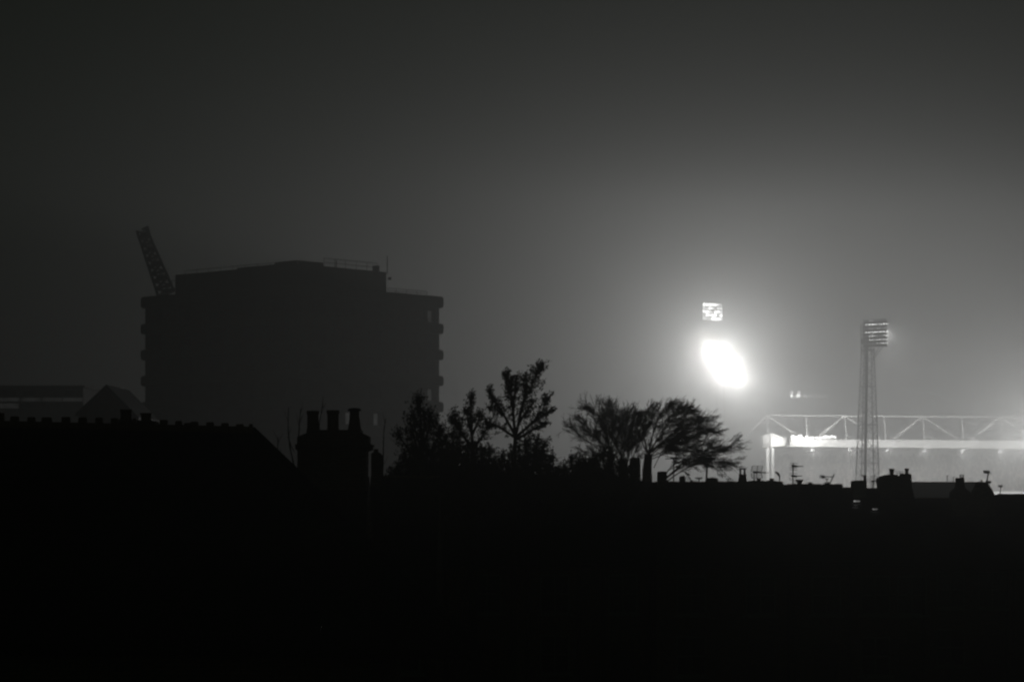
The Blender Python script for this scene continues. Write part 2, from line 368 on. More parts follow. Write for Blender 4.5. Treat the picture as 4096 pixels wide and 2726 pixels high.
for xx, y0, y1, lb in ((3788, 1900, 1930, 'taller of the two thin posts standing on the hall roof'), (3813, 1906, 1930, 'shorter of the two thin posts standing on the hall roof')):
    aerial((xx, 1930), 184, lb, ([(xx,1932),(xx+1,y0)], 1.8), [('element', [(xx-2,y0+2,xx+6,y0,1.8)])], 'posts on the hall roof', 'roof_post', 'post')
D = 96.5
aerial((2825,1926), D, 'aerial among the low bare branches, on a tall mast with two booms', ([(2825,1932),(2828,1870),(2830,1828)], 4.2), [('boom', [(2790,1803,2812,1803,5),(2812,1804,2906,1806,2.2)]), ('boom', [(2806,1832,2862,1835,6),(2862,1835,2905,1836,1.8)]), ('element', [(2816,1860,2844,1866,2.2),(2834,1866,2842,1862,4),(2824,1842,2850,1843,3)])])
aerial((2695,1918), D, 'aerial at the left end of the low bare branches', ([(2694,1925),(2695,1832)], 2.6), [('boom', [(2682,1831,2710,1830,4),(2660,1834,2740,1832,1.5)]), ('element', [(2685,1846,2712,1845,1.4)])])
aerial((2800,1920), D, 'low flat aerial left of the box chimney', ([(2796,1926),(2796,1912)], 2.0), [('element', [(2780,1911,2810,1910,2.4),(2786,1915,2806,1914,1.2)])])
aerial((2915,1926), D, 'low flat aerial just left of the cowled chimney', ([(2912,1928),(2913,1914)], 1.6), [('element', [(2903,1914,2926,1913,1.6),(2906,1920,2934,1917,1.2),(2908,1924,2936,1922,1.0)])])

# ------------------------------------------------------------------ tower block
tb = thing('tower_block', (P(1200,1500,258).x, 258, 0), 'tall dark block of flats seen corner on, with balcony bands', 'tower block')
C0 = Vector((P(1200,0,250).x, 250, 0)); cr = Vector((13.9, 16.0, 0)); cl = Vector((-18.5, 16.4, 0))
def foot(t0, t1, e):                                    # footprint from the near corner, grown outward by e
    a, b2 = cr.normalized(), cl.normalized()
    o = C0 - (a + b2) * e
    return [o, o + cr*t0 + a*2*e, o + cr*t0 + a*2*e + cl*t1 + b2*2*e, o + cl*t1 + b2*2*e]
def slab(fp, z0, z1): return [p + Vector((0,0,z0)) for p in fp], Vector((0,0,z1-z0))
def cut(fp, c):
    out = []
    for i, p in enumerate(fp):
        a = (fp[i-1]-p).normalized(); b2 = (fp[(i+1) % 4]-p).normalized(); out += [p + a*c, p + (a+b2)*c*.3, p + b2*c]
    return out
ZR = P(1757,1190,266).z
MB().ext(*slab(foot(1,1,0), 0, ZR-.02)).build('wall', M['concrete2'], tb)
for k in range(10):
    z = ZR - 2.86*k
    mbb = MB().ext(*slab(cut(foot(1,1,.52), .4), z-1.15, z + (.12 if k == 0 else 0)))
    mbb.build('balcony', M['concrete'], tb, .34)
MB().ext(*slab(foot(.61,.80,-.05), ZR+.1, ZR+2.25)).build('top_storey', M['concrete2'], tb)
ph = MB().ext(*slab([C0 + cr*.07+cl*.08, C0+cr*.25+cl*.08, C0+cr*.25+cl*.22, C0+cr*.07+cl*.22], ZR+2.2, ZR+2.85)).ext(*slab([C0 + cr*.03+cl*.1, C0+cr*.2+cl*.1, C0+cr*.2+cl*.42, C0+cr*.03+cl*.42], ZR+2.2, ZR+2.5)).build('plant_room', M['concrete2'], tb)
rl = MB(); zt = ZR+2.25
def rail(pts, z0, zs, step, r=.03):
    for i in range(len(pts)-1):
        a, b2 = pts[i], pts[i+1]; n = max(2, int((b2-a).length/step))
        for z in zs: rl.tube([a+Vector((0,0,z)), b2+Vector((0,0,z))], r, 4)
        for j in range(n+1):
            q = a.lerp(b2, j/n); rl.tube([q+Vector((0,0,z0)), q+Vector((0,0,max(zs)))], r, 4)
rail([C0+cr*.22+cl*.05, C0+cr*.6+cl*.05], zt, (zt+.55, zt+1.0), 1.6)
rail([C0+cl*.15+cr*.05, C0+cl*.78+cr*.05], zt, (zt+.5,), 1.8)
rail([C0+cr*.66+cl*.05, C0+cr*.97+cl*.05], ZR, (ZR+.45, ZR+.7), 1.5)
rail([C0+cr*.1+cl*.86, C0+cr*.1+cl*.98], ZR, (ZR+1.0, ZR+1.9), 1.0)
rl.build('railing', M['steel'], tb)
for (px, y0, y1, D_) in ((1549,1024,1095,259.6),(1345,1040,1075,255)):
    MB().tube([P(px,y1,D_), P(px,y0,D_)], .06, 5).build('roof_mast', M['steel'], tb)
MB().pbox(1490,1062,1518,1082,258.2,.6).tube([P(1504,1100,258.5),P(1504,1070,258.5)],.08,5).build('aerial_panel', M['steel'], tb)
MB().pbox(1552,1108,1565,1118,259.8,.5).build('wall_bracket', M['steel'], tb)
na = Vector((cr.y, -cr.x, 0)).normalized(); nb = Vector((-cl.y, cl.x, 0)).normalized()
lit = {(0,4,0): 'litwin', (0,4,3): 'litwin', (0,1,4): 'litwin', (0,2,4): 'litwin', (0,0,4): 'strip'}
for fi, (e, nrm, nw) in enumerate(((cr, na, 5), (cl, nb, 5))):
    if nrm.y > 0: nrm = -nrm
    L = e.length; u = e.normalized()
    for fl in range(7):
        zb = ZR - 1.15 - 2.86*fl - 1.6
        for i in range(nw):
            c = C0 + u * (L*(i+.62)/nw) + Vector((0,0,zb)) + nrm*.02
            hw = .95
            key = (fi, i, fl)
            q = [c-u*hw, c+u*hw, c+u*hw+Vector((0,0,1.5)), c-u*hw+Vector((0,0,1.5))]
            wd = MB().ext(q, -nrm*.3 if False else nrm*.04).build('window', M['glass'], tb)
            if key in lit:
                MB().ext([c-u*.3+nrm*.05, c+u*.25+nrm*.05, c+u*.25+nrm*.05+Vector((0,0,1.2)), c-u*.3+nrm*.05+Vector((0,0,1.2))], nrm*.03).build('pane', M[lit[key]], wd)

# crane jib behind the block
cj = thing('crane_jib', (P(640,1160,275).x, 275, 0), 'dark leaning lattice boom rising behind the left side of the flats', 'crane')
A, B = P(665,1175,275), P(566,918,275)
d = (B-A).normalized(); u = d.cross(Vector((0,1,0))).normalized(); w = Vector((0,1,0))
n = 9; mb = MB(); pl = MB()
def wid(t): return .95 - .4*t
for su in (-1, 1):
    for sw in (-1, 1):
        mb.tube([A + u*su*wid(0) + w*sw*.5, B + u*su*wid(1) + w*sw*.5], .12, 5)
for i in range(n):
    t0, t1 = i/n, (i+1)/n
    for sw in (-1, 1):
        a0 = A.lerp(B, t0) + w*sw*.5; a1 = A.lerp(B, t1) + w*sw*.5; s_ = 1 if i % 2 else -1
        mb.tube([a0 + u*s_*wid(t0), a1 - u*s_*wid(t1)], .09, 4).tube([a0 - u*wid(t0), a0 + u*wid(t0)], .09, 4)
        mb.tube([a0 - u*s_*wid(t0), a1 + u*s_*wid(t1)], .07, 4)
    a0 = A.lerp(B, t0+.02); a1 = A.lerp(B, t1-.035)
    if i % 2 == 0: MB().ext([a0-u*wid(t0)*.7, a0+u*wid(t0)*(.1+.6*(i%3)/2), a1.lerp(a0,.35)+u*wid(t1)*.5, a1.lerp(a0,.35)-u*wid(t1)*.8], w*.2).build('guard_panel', M['dark'], cj)
mb.build('lattice', M['steel'], cj)
MB().tube([B, P(592,905,275)], .09, 5).tube([P(592,905,275), P(612,985,275)], .07, 5).build('jib_tip', M['steel'], cj)
MB().tube([A, Vector((A.x+.8, A.y, 0))], .5, 6).build('crane_mast', M['steel'], cj)

# far low block at left, gabled house
ob = thing('office_block', (P(60,1700,300).x, 300, 0), 'long low block at the far left with a faint lit glazing band', 'building')
a, b = P(-420,1549,300), P(332,1549,300)
MB().box((a.x, 300, 0), (b.x, 312, a.z)).build('wall', M['concrete2'], ob)
MB().box((a.x-.2, 299.6, a.z), (b.x+.3, 312.3, a.z+.25)).build('roof', M['concrete'], ob)
for i in range(9):
    x0, x1 = -420 + i*84, -420 + i*84 + 78
    w_ = MB().pbox(x0, 1590, x1, 1604, 299.95, .1).build('window', M['strip'], ob)
    MB().pbox(x0, 1606.5, x1, 1608.5, 299.9, .1).build('sill', M['dark'], w_)
    MB().pbox(x0+6, 1562, x1-14, 1582, 299.96, .1).build('window', M['glass'], ob)
    MB().pbox(x0, 1612, x1-4, 1632, 299.96, .1).build('window', M['strip'] if i < 6 else M['glass'], ob)
gh = thing('gabled_house', (P(428,1700,160).x, 160, 0), 'dark steep gabled house in front of the low block at left', 'house')
a, ap, b = P(318,1640,160), P(428,1537,160), P(545,1655,160)
pts = [Vector((a.x+.4,160,0)), Vector((a.x+.4,160,a.z)), Vector((ap.x,160,ap.z-.2)), Vector((b.x-.4,160,b.z)), Vector((b.x-.4,160,0))]
MB().ext(pts, Vector((0,9,0))).build('wall', M['brick'], gh)
t_ = Vector((0,0,.2))
MB().ext([a-Vector((.2,.3,.2)), ap-Vector((0,.3,0)), b-Vector((-.2,.3,.2)), b-Vector((-.2,.3,.4)), ap-Vector((0,.3,.22)), a-Vector((.2,.3,.4))], Vector((0,9.6,0))).build('roof', M['slate'], gh)
for px in (395, 440):
    wd = MB().pbox(px, 1640, px+24, 1680, 159.97, .1).build('window', M['glass'], gh)
    MB().pbox(px-2, 1637, px+26, 1639.5, 159.93, .1).pbox(px-2, 1681, px+26, 1684, 159.9, .14).build('window_frame', M['frame'], wd)
fl = thing('lit_flue', P(488,1720,190), 'slim pale upright strip given a glow right of the gable', 'flue')
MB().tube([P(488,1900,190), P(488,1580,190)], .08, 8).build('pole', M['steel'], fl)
MB().tube([P(487,1580,190), P(487.5,1546,190)], [.11,.13], 8).build('flue_glow', M['litwin'], fl)  # brightness of the pale flue put in as emission

# ------------------------------------------------------------------ stadium stand
DS = 590.0
sd = thing('grandstand', (P(3700,1900,600).x, 600, 0), 'floodlit football stand with a long white roof fascia and roof truss', 'grandstand')
MB().prism([(3160,1755),(4560,1764),(4560,1799),(3160,1785)], DS, 1.2).build('fascia', M['white'], sd, .05)
MB().prism([(3081,1731),(3143,1751),(3140,1782),(3084,1787)], DS, .5).build('end_panel', M['white'], sd)
MB().prism([(3052,1741),(3078,1733),(3081,1770),(3054,1774)], DS+.6, 4).build('roof_end', M['offwhite'], sd)
MB().prism([(3143,1753),(3158,1756),(3158,1784),(3141,1781)], DS+3, .4).build('gap_panel', M['offwhite'], sd)
a = P(3078,1760,DS); b = P(4560,1760,DS); zr = P(3200,1786,DS).z
MB().poly([(a.x,DS+1.2,zr+.2),(b.x,DS+1.2,zr-.4),(b.x,DS+27,zr-.6),(a.x,DS+27,zr),(a.x,DS+1.2,zr+.5),(b.x,DS+1.2,zr-.1),(b.x,DS+27,zr-.3),(a.x,DS+27,zr+.3)],
          [(3,2,1,0),(4,5,6,7),(0,1,5,4),(1,2,6,5),(2,3,7,6),(3,0,4,7)]).build('roof', M['offwhite'], sd)
mb = MB()
for i in range(16):
    x = a.x + .5 + i*(b.x-a.x)/16; mb.box((x, DS+1.3, zr-.85), (x+.3, DS+26.5, zr-.62))
mb.build('roof_beam', M['steel'], sd)
MB().box((a.x, DS+26, 0), (b.x, DS+26.6, zr-.7)).build('rear_wall', M['offwhite'], sd)
mb = MB(); NR = 17; zs0, zs1 = 7.0, 15.2
for i in range(NR):
    y0 = DS + 3 + i*1.3; z = zs0 + (zs1-zs0)*i/(NR-1); mb.box((a.x+.6, y0, z-.9), (b.x, y0+1.28, z))
mb.build('terrace_steps', M['seat'], sd)
MB().box((a.x+.5, DS+2.4, 0), (b.x, DS+2.9, zs0-.35)).build('front_wall', M['concrete2'], sd)
MB().box((a.x+.5, DS+2.0, zs0-.34), (b.x, DS+2.3, zs0+.2)).build('parapet', M['white'], sd)
tr = MB(); rr = .1
def T(p): return [P(x, y, DS+.6) for x, y in p]
def chord(x): return 1660 + (x-3065)*.0078
tr.tube(T([(3065,1660),(4560,1672)]), rr*1.15, 6)
tr.tube(T([(3065,1660),(2955,1775)]), rr*1.2, 6).tube(T([(2955,1775),(2920,1850)]), rr*1.0, 6).tube(T([(2958,1785),(3008,1826)]), rr*.6, 6)
for i in range(5):
    nx = 3065 + i*312
    if nx > 4560: break
    tr.tube(T([(nx, chord(nx)), (nx+144, 1752+i*2)]), rr*1.1, 6)
    if i: tr.tube(T([(nx, chord(nx)), (nx-116, 1750+i*2)]), rr*1.1, 6); tr.tube(T([(nx-4, chord(nx)+4), (nx-104, 1750+i*2)]), rr*.7, 6)
    for vx in (nx+6, nx+162): 
        tr.tube(T([(vx-3, chord(vx)), (vx+3, 1756+i*2)]), rr*.9, 6)
        tr.tube(T([(vx, 1738+i), (vx+58, 1757+i*2)]), rr*.7, 6)
tr.build('roof_truss', M['white'], sd)
for x0, x1 in ((3061,3077),(3083,3097)):
    c0 = P((x0+x1)/2, 1790, DS+.3); MB().tube([c0, Vector((c0.x, c0.y, 0))], (x1-x0)/2*DS/F, 12).build('column', M['white'], sd)
MB().pbox(3052,1772,3082,1788,DS-.1,1.5).build('column_head', M['concrete2'], sd)
mb = MB()
for k in range(6): mb.pbox(3030, 1741+k*7, 3058, 1742+k*7, DS+1, .2)
mb.build('louvre', M['offwhite'], sd)
# hanging lamps under the fascia
LX = [3250, 3398, 3549, 3697, 3850, 4000, 4150, 4300, 4450]
for j, x in enumerate(LX):
    y = 1797 + j*1.3
    for (dx, dy, r) in ((-3, 2, 3.0), (2, -5, 1.8), (4, 1, 2.0)):
        q = P(x+dx, y+dy, DS-.8)
        MB().lathe(q - Vector((0,0,r*.06)), [(r*.03,0),(r*.06,.08),(r*.045,r*.1),(.02,r*.12)], 8).build('roof_lamp', M['lampmid'], sd)
    MB().tube([P(x+2,y-10,DS-.6), P(x-1,y,DS-.7)], .06, 5).build('lamp_bracket', M['steel'], sd)
    if x < 4096: lamp('roof_lamp_and_fill', 'SPOT', P(x, y+1, DS-2.2), 9000, sd, .6, P(x, y+1, DS-2.2) + Vector((5,-10,-2.6)), 134)
    else: lamp('roof_lamp_and_fill', 'SPOT', P(x, y-20, DS-9), (60000 if x < 4200 else 225000), sd, .6, P(x, y-20, DS-9) + Vector((-6,-4.5,3.2)), 112)  # past the right edge: unseen strong fill added to brighten the haze
# illuminated sign on the roof edge; made-up glowing discs stand for its letters
for (x, y, r) in ((3172,1747,9),(3184,1750,6),(3199,1746,9),(3212,1752,5),(3226,1747,6),(3240,1751,4.5),(3250,1749,5),(3266,1750,5),(3281,1751,5),(3294,1748,5.5),(3304,1746,6.5),(3316,1748,5),(3325,1744,5),(3334,1746,4.5),(3341,1747,4.5)):
    q = P(x, y, DS-.5); r_ = r*DS/F
    fl_ = MB().lathe((0,0,0), [(r_*.6,0),(r_,.18),(r_,.28),(r_*.8,.33)], 12)
    fl_.v = [q + Vector((p.x, -p.z, p.y)) for p in fl_.v]
    fl_.build('sign_disc', M['lamp'], sd)
lamp('fascia_fill', 'POINT', P(3240, 1768, DS-5), 5000, sd, .5); lamp('fascia_fill', 'POINT', P(3105, 1764, DS-4.5), 4000, sd, .5)  # added fill lights that whiten the fascia and the end panel

# crowd
mb = MB()
rc = random.Random(3)
for i in range(NR):
    y = DS + 3.75 + i*1.3; z = zs0 + (zs1-zs0)*i/(NR-1); x = a.x + 1.2
    while x < P(4180,0,DS).x:
        x += rc.uniform(.42, .62)
        if rc.random() < .1 or (int(x/9.5) != int((x-.9)/9.5)): continue
        st_ = rc.random() < .25; h = (1.2 if st_ else .8) + rc.uniform(-.08,.1); wv = rc.uniform(.2,.27)
        mb.poly([(x-wv*.8,y-.14,z),(x+wv*.8,y-.14,z),(x+wv*.8,y+.14,z),(x-wv*.8,y+.14,z),(x-wv,y-.12,z+h),(x+wv,y-.12,z+h),(x+wv,y+.12,z+h),(x-wv,y+.12,z+h),(x,y-.13,z+h+.32),(x,y+.1,z+h+.3),(x-.11,y,z+h+.17),(x+.11,y,z+h+.17)],
                [(3,2,1,0),(0,1,5,4),(1,2,6,5),(2,3,7,6),(3,0,4,7),(4,5,11,8,10),(6,7,10,9,11),(8,11,9,10),(4,10,7),(5,6,11)])
mcr = bpy.data.materials.new('crowd_clothes'); mcr.use_nodes = True
nt = mcr.node_tree; ge = nt.nodes.new('ShaderNodeNewGeometry'); cr_ = nt.nodes.new('ShaderNodeValToRGB')
cr_.color_ramp.elements[0].color = (.03,.03,.035,1); cr_.color_ramp.elements[1].color = (.55,.52,.48,1)
e_ = cr_.color_ramp.elements.new(.6); e_.color = (.16,.14,.13,1)
nt.links.new(ge.outputs['Random Per Island'], cr_.inputs[0]); nt.links.new(cr_.outputs[0], nt.nodes['Principled BSDF'].inputs['Base Color'])
tag(mb.build('crowd', mcr), 'packed spectators on the terrace under the stand roof', 'crowd', None, 'stuff')

# pitchside board, right
bd = thing('pitchside_board', (P(4100,1970,DS-4).x, DS-4, 0), 'long low lit board below the crowd at the right edge', 'board')
MB().box((P(3700,0,DS-4).x, DS-4, P(0,1976,DS-4).z-.3), (P(4500,0,DS-4).x, DS-3.8, P(0,1967,DS-4).z)).build('panel', M['board'], bd)
mb = MB()
for i in range(8): x = P(3710+i*110,0,DS-4).x; mb.box((x, DS-3.78, 0), (x+.2, DS-3.55, P(0,1972,DS-4).z))
mb.build('post', M['steel'], bd)

# ------------------------------------------------------------------ floodlight towers
# near lattice tower, seen from behind
DT = 485.0; k = DT/F
pt = thing('floodlight_tower', (P(3470,0,DT).x, DT, 0), 'near lattice floodlight tower seen from behind, lamps turned to the right', 'floodlight tower')
zt = P(0,1390,DT).z; cx0, cx1 = P(3470.5,0,DT).x, P(3470,0,DT).x
ang = R(31)
def leg(i, z):
    t = z/zt; hw = (49*(1-t) + 22.5*t)*k/ (math.cos(ang)+0*math.sin(ang)) * .9
    sx, sy = ((-1,-1),(1,-1),(1,1),(-1,1))[i]
    x, y = sx*hw*.78, sy*hw*.55
    return Vector((cx0*t + cx1*(1-t) + x*math.cos(ang)*1.28 - y*math.sin(ang)*.55, DT + x*math.sin(ang)*.6 + y*math.cos(ang)*1.3, z))
for i in range(4):
    MB().tube([leg(i,0), leg(i,zt)], [.14,.11], 6).build('leg', M['steel'], pt)
def zpx(y): return P(0,y,DT).z
ys = [2114, 2060, 2008, 1966]
y = 1928
while y > 1392: ys.append(y); y -= 22 + 17*(y-1390)/540
ys.append(1392)
br = MB()
for j in range(len(ys)-1):
    z0, z1 = zpx(ys[j]), zpx(ys[j+1])
    for i in range(4):
        i2 = (i+1) % 4
        if j % 2: i, i2 = i2, i
        br.tube([leg(i,z0), leg(i2,z1)], .065, 4, False)
    if j % 2 == 0:
        for i in (0, 3): br.tube([leg(i,z0), leg((i+1) % 4,z0)], .04, 4, False)
br.build('bracing', M['steel'], pt)
rg = MB()
for yy in (2020, 1851, 1698, 1545, 1400):
    for i in range(4): rg.tube([leg(i,zpx(yy)), leg((i+1) % 4,zpx(yy))], .1, 5)
rg.build('ring_beam', M['steel'], pt)
ld = MB(); p0, p1 = P(3458,2112,DT-.2), P(3467,1388,DT-.2)
ux = Vector((.2,0,0))
ld.tube([p0-ux, p1-ux], .13, 6).tube([p0+ux, p1+ux], .13, 6).ext([p0-ux*.9+Vector((0,.1,0)), p0+ux*.9+Vector((0,.1,0)), p1+ux*.9+Vector((0,.1,0)), p1-ux*.9+Vector((0,.1,0))], Vector((0,.12,0)))
ld.build('cable_ladder', M['steel'], pt)
# head: rack of lamps on a frame turned away to the right
hd = MB()
ud = Vector((math.cos(R(40)), -math.sin(R(40)), 0))     # along the rack, right end nearer
nd = Vector((math.sin(R(40)), math.cos(R(40)), 0))      # the way the lamps face (away, to the right)
o_ = P(3498.5, 1332, DT)
hw = 38.5*k/ud.x; cw_ = 13*k/ud.x
for s_ in range(7):
    q = o_ + ud*((s_-3)*cw_); hd.tube([q+Vector((0,0,zpx(1276)-o_.z)), q+Vector((0,0,zpx(1386)-o_.z))], .07, 5)
for yy in (1278, 1293, 1309, 1324, 1340, 1356, 1371, 1385):
    z = Vector((0,0,zpx(yy)-o_.z)); hd.tube([o_-ud*hw+z, o_+ud*hw+z], .09, 5)
hd.build('head_frame', M['dark'], pt)
rows = [1286, 1302, 1317, 1332, 1348, 1363, 1378]
inten = ['......', 'mmmlmm', '.l.l.l', 'LmLLLL', '.ml..m', '.mlmmm', '...lmm']
inten[0] = '.l....'
hsg = None; lens = {}
def mk(bmat, name, h0, h1, y0, y1, hwid):
    mb = MB(); q = []
    for (uu, nn, zz) in ((-hwid,y0,h0),(hwid,y0,h0),(hwid,y0,h1),(-hwid,y0,h1)): q.append(o_ + ud*uu + nd*nn + Vector((0,0,zz)))
    mb.ext(q, nd*(y1-y0)); return mb.build(name, M[bmat], pt)
proto = {'h': mk('dark','lamp_housing', -.42, .19, .1, .7, cw_*.44),
         'l': mk('lamplow','spill_glow', .22, .36, .72, .80, cw_*.45), 'm': mk('lampmid','spill_glow', .22, .40, .72, .80, cw_*.47), 'L': mk('lamp','spill_glow', .21, .50, .72, .80, cw_*.5)}  # glowing slabs stand for lamp light spilling between the rows
first = set()
def put(kind, off):
    o = proto[kind]
    if kind in first: o = o.copy(); COL.objects.link(o); o.parent = pt
    first.add(kind); o.location = off
for ri, yy in enumerate(rows):
    for ci in range(6):
        off = ud*((ci-2.5)*cw_) + Vector((0,0,zpx(yy)-o_.z)); put('h', off)
        ch = inten[ri][ci]
        if ch != '.': put(ch, off + Vector((0,0,random.uniform(-.04,.04))))
# service platform cage at the left of the head
cg = MB()
for px in (3443, 3452, 3461): cg.tube([P(px,1296,DT+.5), P(px+1,1390,DT+.5)], .06, 4)
for yy in (1298, 1311, 1323, 1338, 1352, 1364, 1374, 1388): cg.tube([P(3441,yy,DT+.5), P(3464,yy-1,DT+.5)], .07, 4)
cg.pbox(3442,1356,3462,1376,DT+.45,.3)
cg.build('service_cage', M['steel'], pt)
stt = MB(); stt.tube([P(3490,1432,DT), P(3519,1385,DT)], .09, 5).tube([P(3490,1440,DT), P(3532,1384,DT-.5)], .08, 5); stt.build('strut', M['steel'], pt)
lamp('tower_spot', 'SPOT', P(3543,1325,DT+3), 900000, pt, .8, P(3760,1790,DS), 62)

# the blazing tower: slanted bank of lamps turned to the camera
DB = 560.0; kb = DB/F
bt = thing('floodlight_tower', (P(2885,0,DB).x, DB, 0), 'blazing floodlight tower whose slanted lamp bank glares white in the haze', 'floodlight tower')
mz = P(0,1440,DB).z
mb = MB(); bx = P(2885,0,DB).x
for sx in (-1,1):
    for sy in (-1,1): mb.tube([(bx+sx*1.6, DB+2+sy*1.6, 0), (bx+sx*.6, DB+2+sy*.6, mz)], .05, 4)
for i in range(18):
    z0, z1 = mz*i/18, mz*(i+1)/18; w0, w1 = 1.6-i/18, 1.6-(i+1)/18
    for sy in (-1,1): mb.tube([(bx-w0, DB+2+sy*w0, z0), (bx+w1, DB+2+sy*w1, z1)], .03, 3).tube([(bx+sy*w0, DB+2-w0, z0), (bx+sy*w1, DB+2+w1, z1)], .03, 3)
mb.build('mast', M['offwhite'], bt)
ax = (P(2960,1528,DB) - P(2824,1374,DB)); axn = ax.normalized(); pn = axn.cross(Vector((0,1,0))).normalized()
mid = P(2891,1449,DB); hl_, hw_ = 6.2, 2.6
mb = MB()
for s_ in (-1,-.33,.33,1): mb.tube([mid - axn*hl_ + pn*hw_*s_ + Vector((0,.6,0)), mid + axn*hl_ + pn*hw_*s_ + Vector((0,.6,0))], .09, 5)
for i in range(7):
    q = mid + axn*hl_*(i/3-1) + Vector((0,.6,0)); mb.tube([q-pn*hw_, q+pn*hw_], .08, 5)
mb.build('head_frame', M['offwhite'], bt)
banks = {}
for i in range(16):
    for j in range(-5, 6):
        ua = (i - (7.5 if j % 2 else 7))*1.28; va = j*1.11; q2 = (ua/5.2)**2 + (va/2.3)**2
        if q2 > 1: continue
        off = axn*ua + pn*va; km = 'lamp' if q2 < .8 else 'lampmid'
        if km not in banks:
            l_ = MB().lathe((0,0,0), [(.4,0),(.74,.3),(.78,.45),(.6,.5)], 14); l_.v = [mid + Vector((p.x, .5-p.z, p.y)) for p in l_.v]
            banks[km] = l_.build('floodlamp', M[km], bt); c = banks[km]
        else:
            c = banks[km].copy(); COL.objects.link(c); c.parent = bt
        c.location = off
for t, v_ in ((-5.8, 0), (-2.6, 2.9), (-2.6, -2.9), (0, 0), (2.6, 2.9), (2.6, -2.9), (5.8, 0)):
    q = mid + axn*t + pn*v_ - Vector((0,1.0,0)); lamp('bank_light', 'SPOT', q, 31000, bt, .5, q + Vector((.5,-10,-.8)), 176, .3)
lamp('stand_spot', 'SPOT', P(2985, 1520, DB-.3), 190000, bt, .5, P(3800, 1795, DS), 72)
lamp('bank_spot', 'SPOT', mid - Vector((0,1.2,0)), 340000, bt, .5, P(3280, 1850, DB-20), 84)

# farther tower: upright bank of five rows of lamps
DF = 650.0; kf = DF/F
ft = thing('floodlight_tower', (P(2849,0,DF).x, DF, 0), 'farther floodlight tower with a square upright bank of five lamp rows', 'floodlight tower')
mb = MB(); fx = P(2849,0,DF).x; fz = P(0,1283,DF).z
for sx in (-1,1):
    for sy in (-1,1): mb.tube([(fx+sx*1.6, DF+1+sy*1.6, 0), (fx+sx*.5, DF+1+sy*.5, fz)], .05, 4)
for i in range(20):
    z0, z1 = fz*i/20, fz*(i+1)/20; w0, w1 = 1.6-1.1*i/20, 1.6-1.1*(i+1)/20
    mb.tube([(fx-w0, DF+1-w0, z0), (fx+w1, DF+1-w1, z1)], .03, 3).tube([(fx+w0, DF+1+w0, z0), (fx-w1, DF+1+w1, z1)], .03, 3)
mb.build('mast', M['offwhite'], ft)
mb = MB()
for px in (2814, 2837, 2861, 2886): mb.tube([P(px,1208,DF+.6), P(px,1284,DF+.6)], .06, 4)
for yy in (1217, 1231, 1245, 1259, 1273): mb.tube([P(2812,yy,DF+.6), P(2888,yy+1,DF+.6)], .06, 4)
mb.build('head_frame', M['offwhite'], ft)
grid7 = ['LLLLLml', 'mlLm.mml'[:7], 'LLm.LLm', 'lLmLL.L', 'mllLLLm']
pr2 = {}
for ri, row in enumerate(grid7):
    for ci, ch in enumerate(row):
        if ch == '.': continue
        q = P(2817+ci*11.2, 1217+ri*14+ci*.5, DF)
        if ch not in pr2:
            r_ = {'L': .38, 'm': .36, 'l': .34}[ch]
            l_ = MB().lathe((0,0,0), [(r_*.6,0),(r_,.3),(r_,.4),(r_*.7,.45)], 12); l_.v = [P(2849,1245,DF) + Vector((p.x,.4-p.z,p.y)) for p in l_.v]
            o = l_.build('floodlamp', M[{'L':'lampfar','m':'lampfarm','l':'lampfarl'}[ch]], ft); pr2[ch] = o
        else:
            o = pr2[ch].copy(); COL.objects.link(o); o.parent = ft
        o.location = q - P(2849,1245,DF)
lamp('far_bank_light', 'SPOT', P(2851,1247,DF-1.5), 11000, ft, .3, P(2800,1700,DF-60), 165)

# distant gantry with a few lamps
DG = 670.0
gg = thing('lamp_gantry', (P(3240,0,DG).x, DG, 0), 'distant gantry above the stand roof with two pairs of blurred lamps', 'lamp gantry')
MB().pbox(3160,1577,3312,1592,DG+.6,.6).build('boom', M['offwhite'], gg)
mb = MB()
for px in (3170, 3305): q = P(px,1585,DG+.9); mb.tube([q, Vector((q.x,q.y,0))], .12, 5)
mb.build('post', M['offwhite'], gg)
for (x, y, m_, r) in ((3168,1569,'lamplow',6),(3166,1582,'lampmid',6.5),(3196,1569,'lamplow',6),(3193,1581,'lampmid',7.5),(3221,1582,'lamplow',5)):
    q = P(x,y,DG-.3); r_ = r*DG/F
    l_ = MB().lathe((0,0,0), [(r_*.5,0),(r_,.3),(r_*.7,.4)], 10); l_.v = [q + Vector((p.x,.4-p.z,p.y)) for p in l_.v]
    l_.build('floodlamp', M[m_], gg)

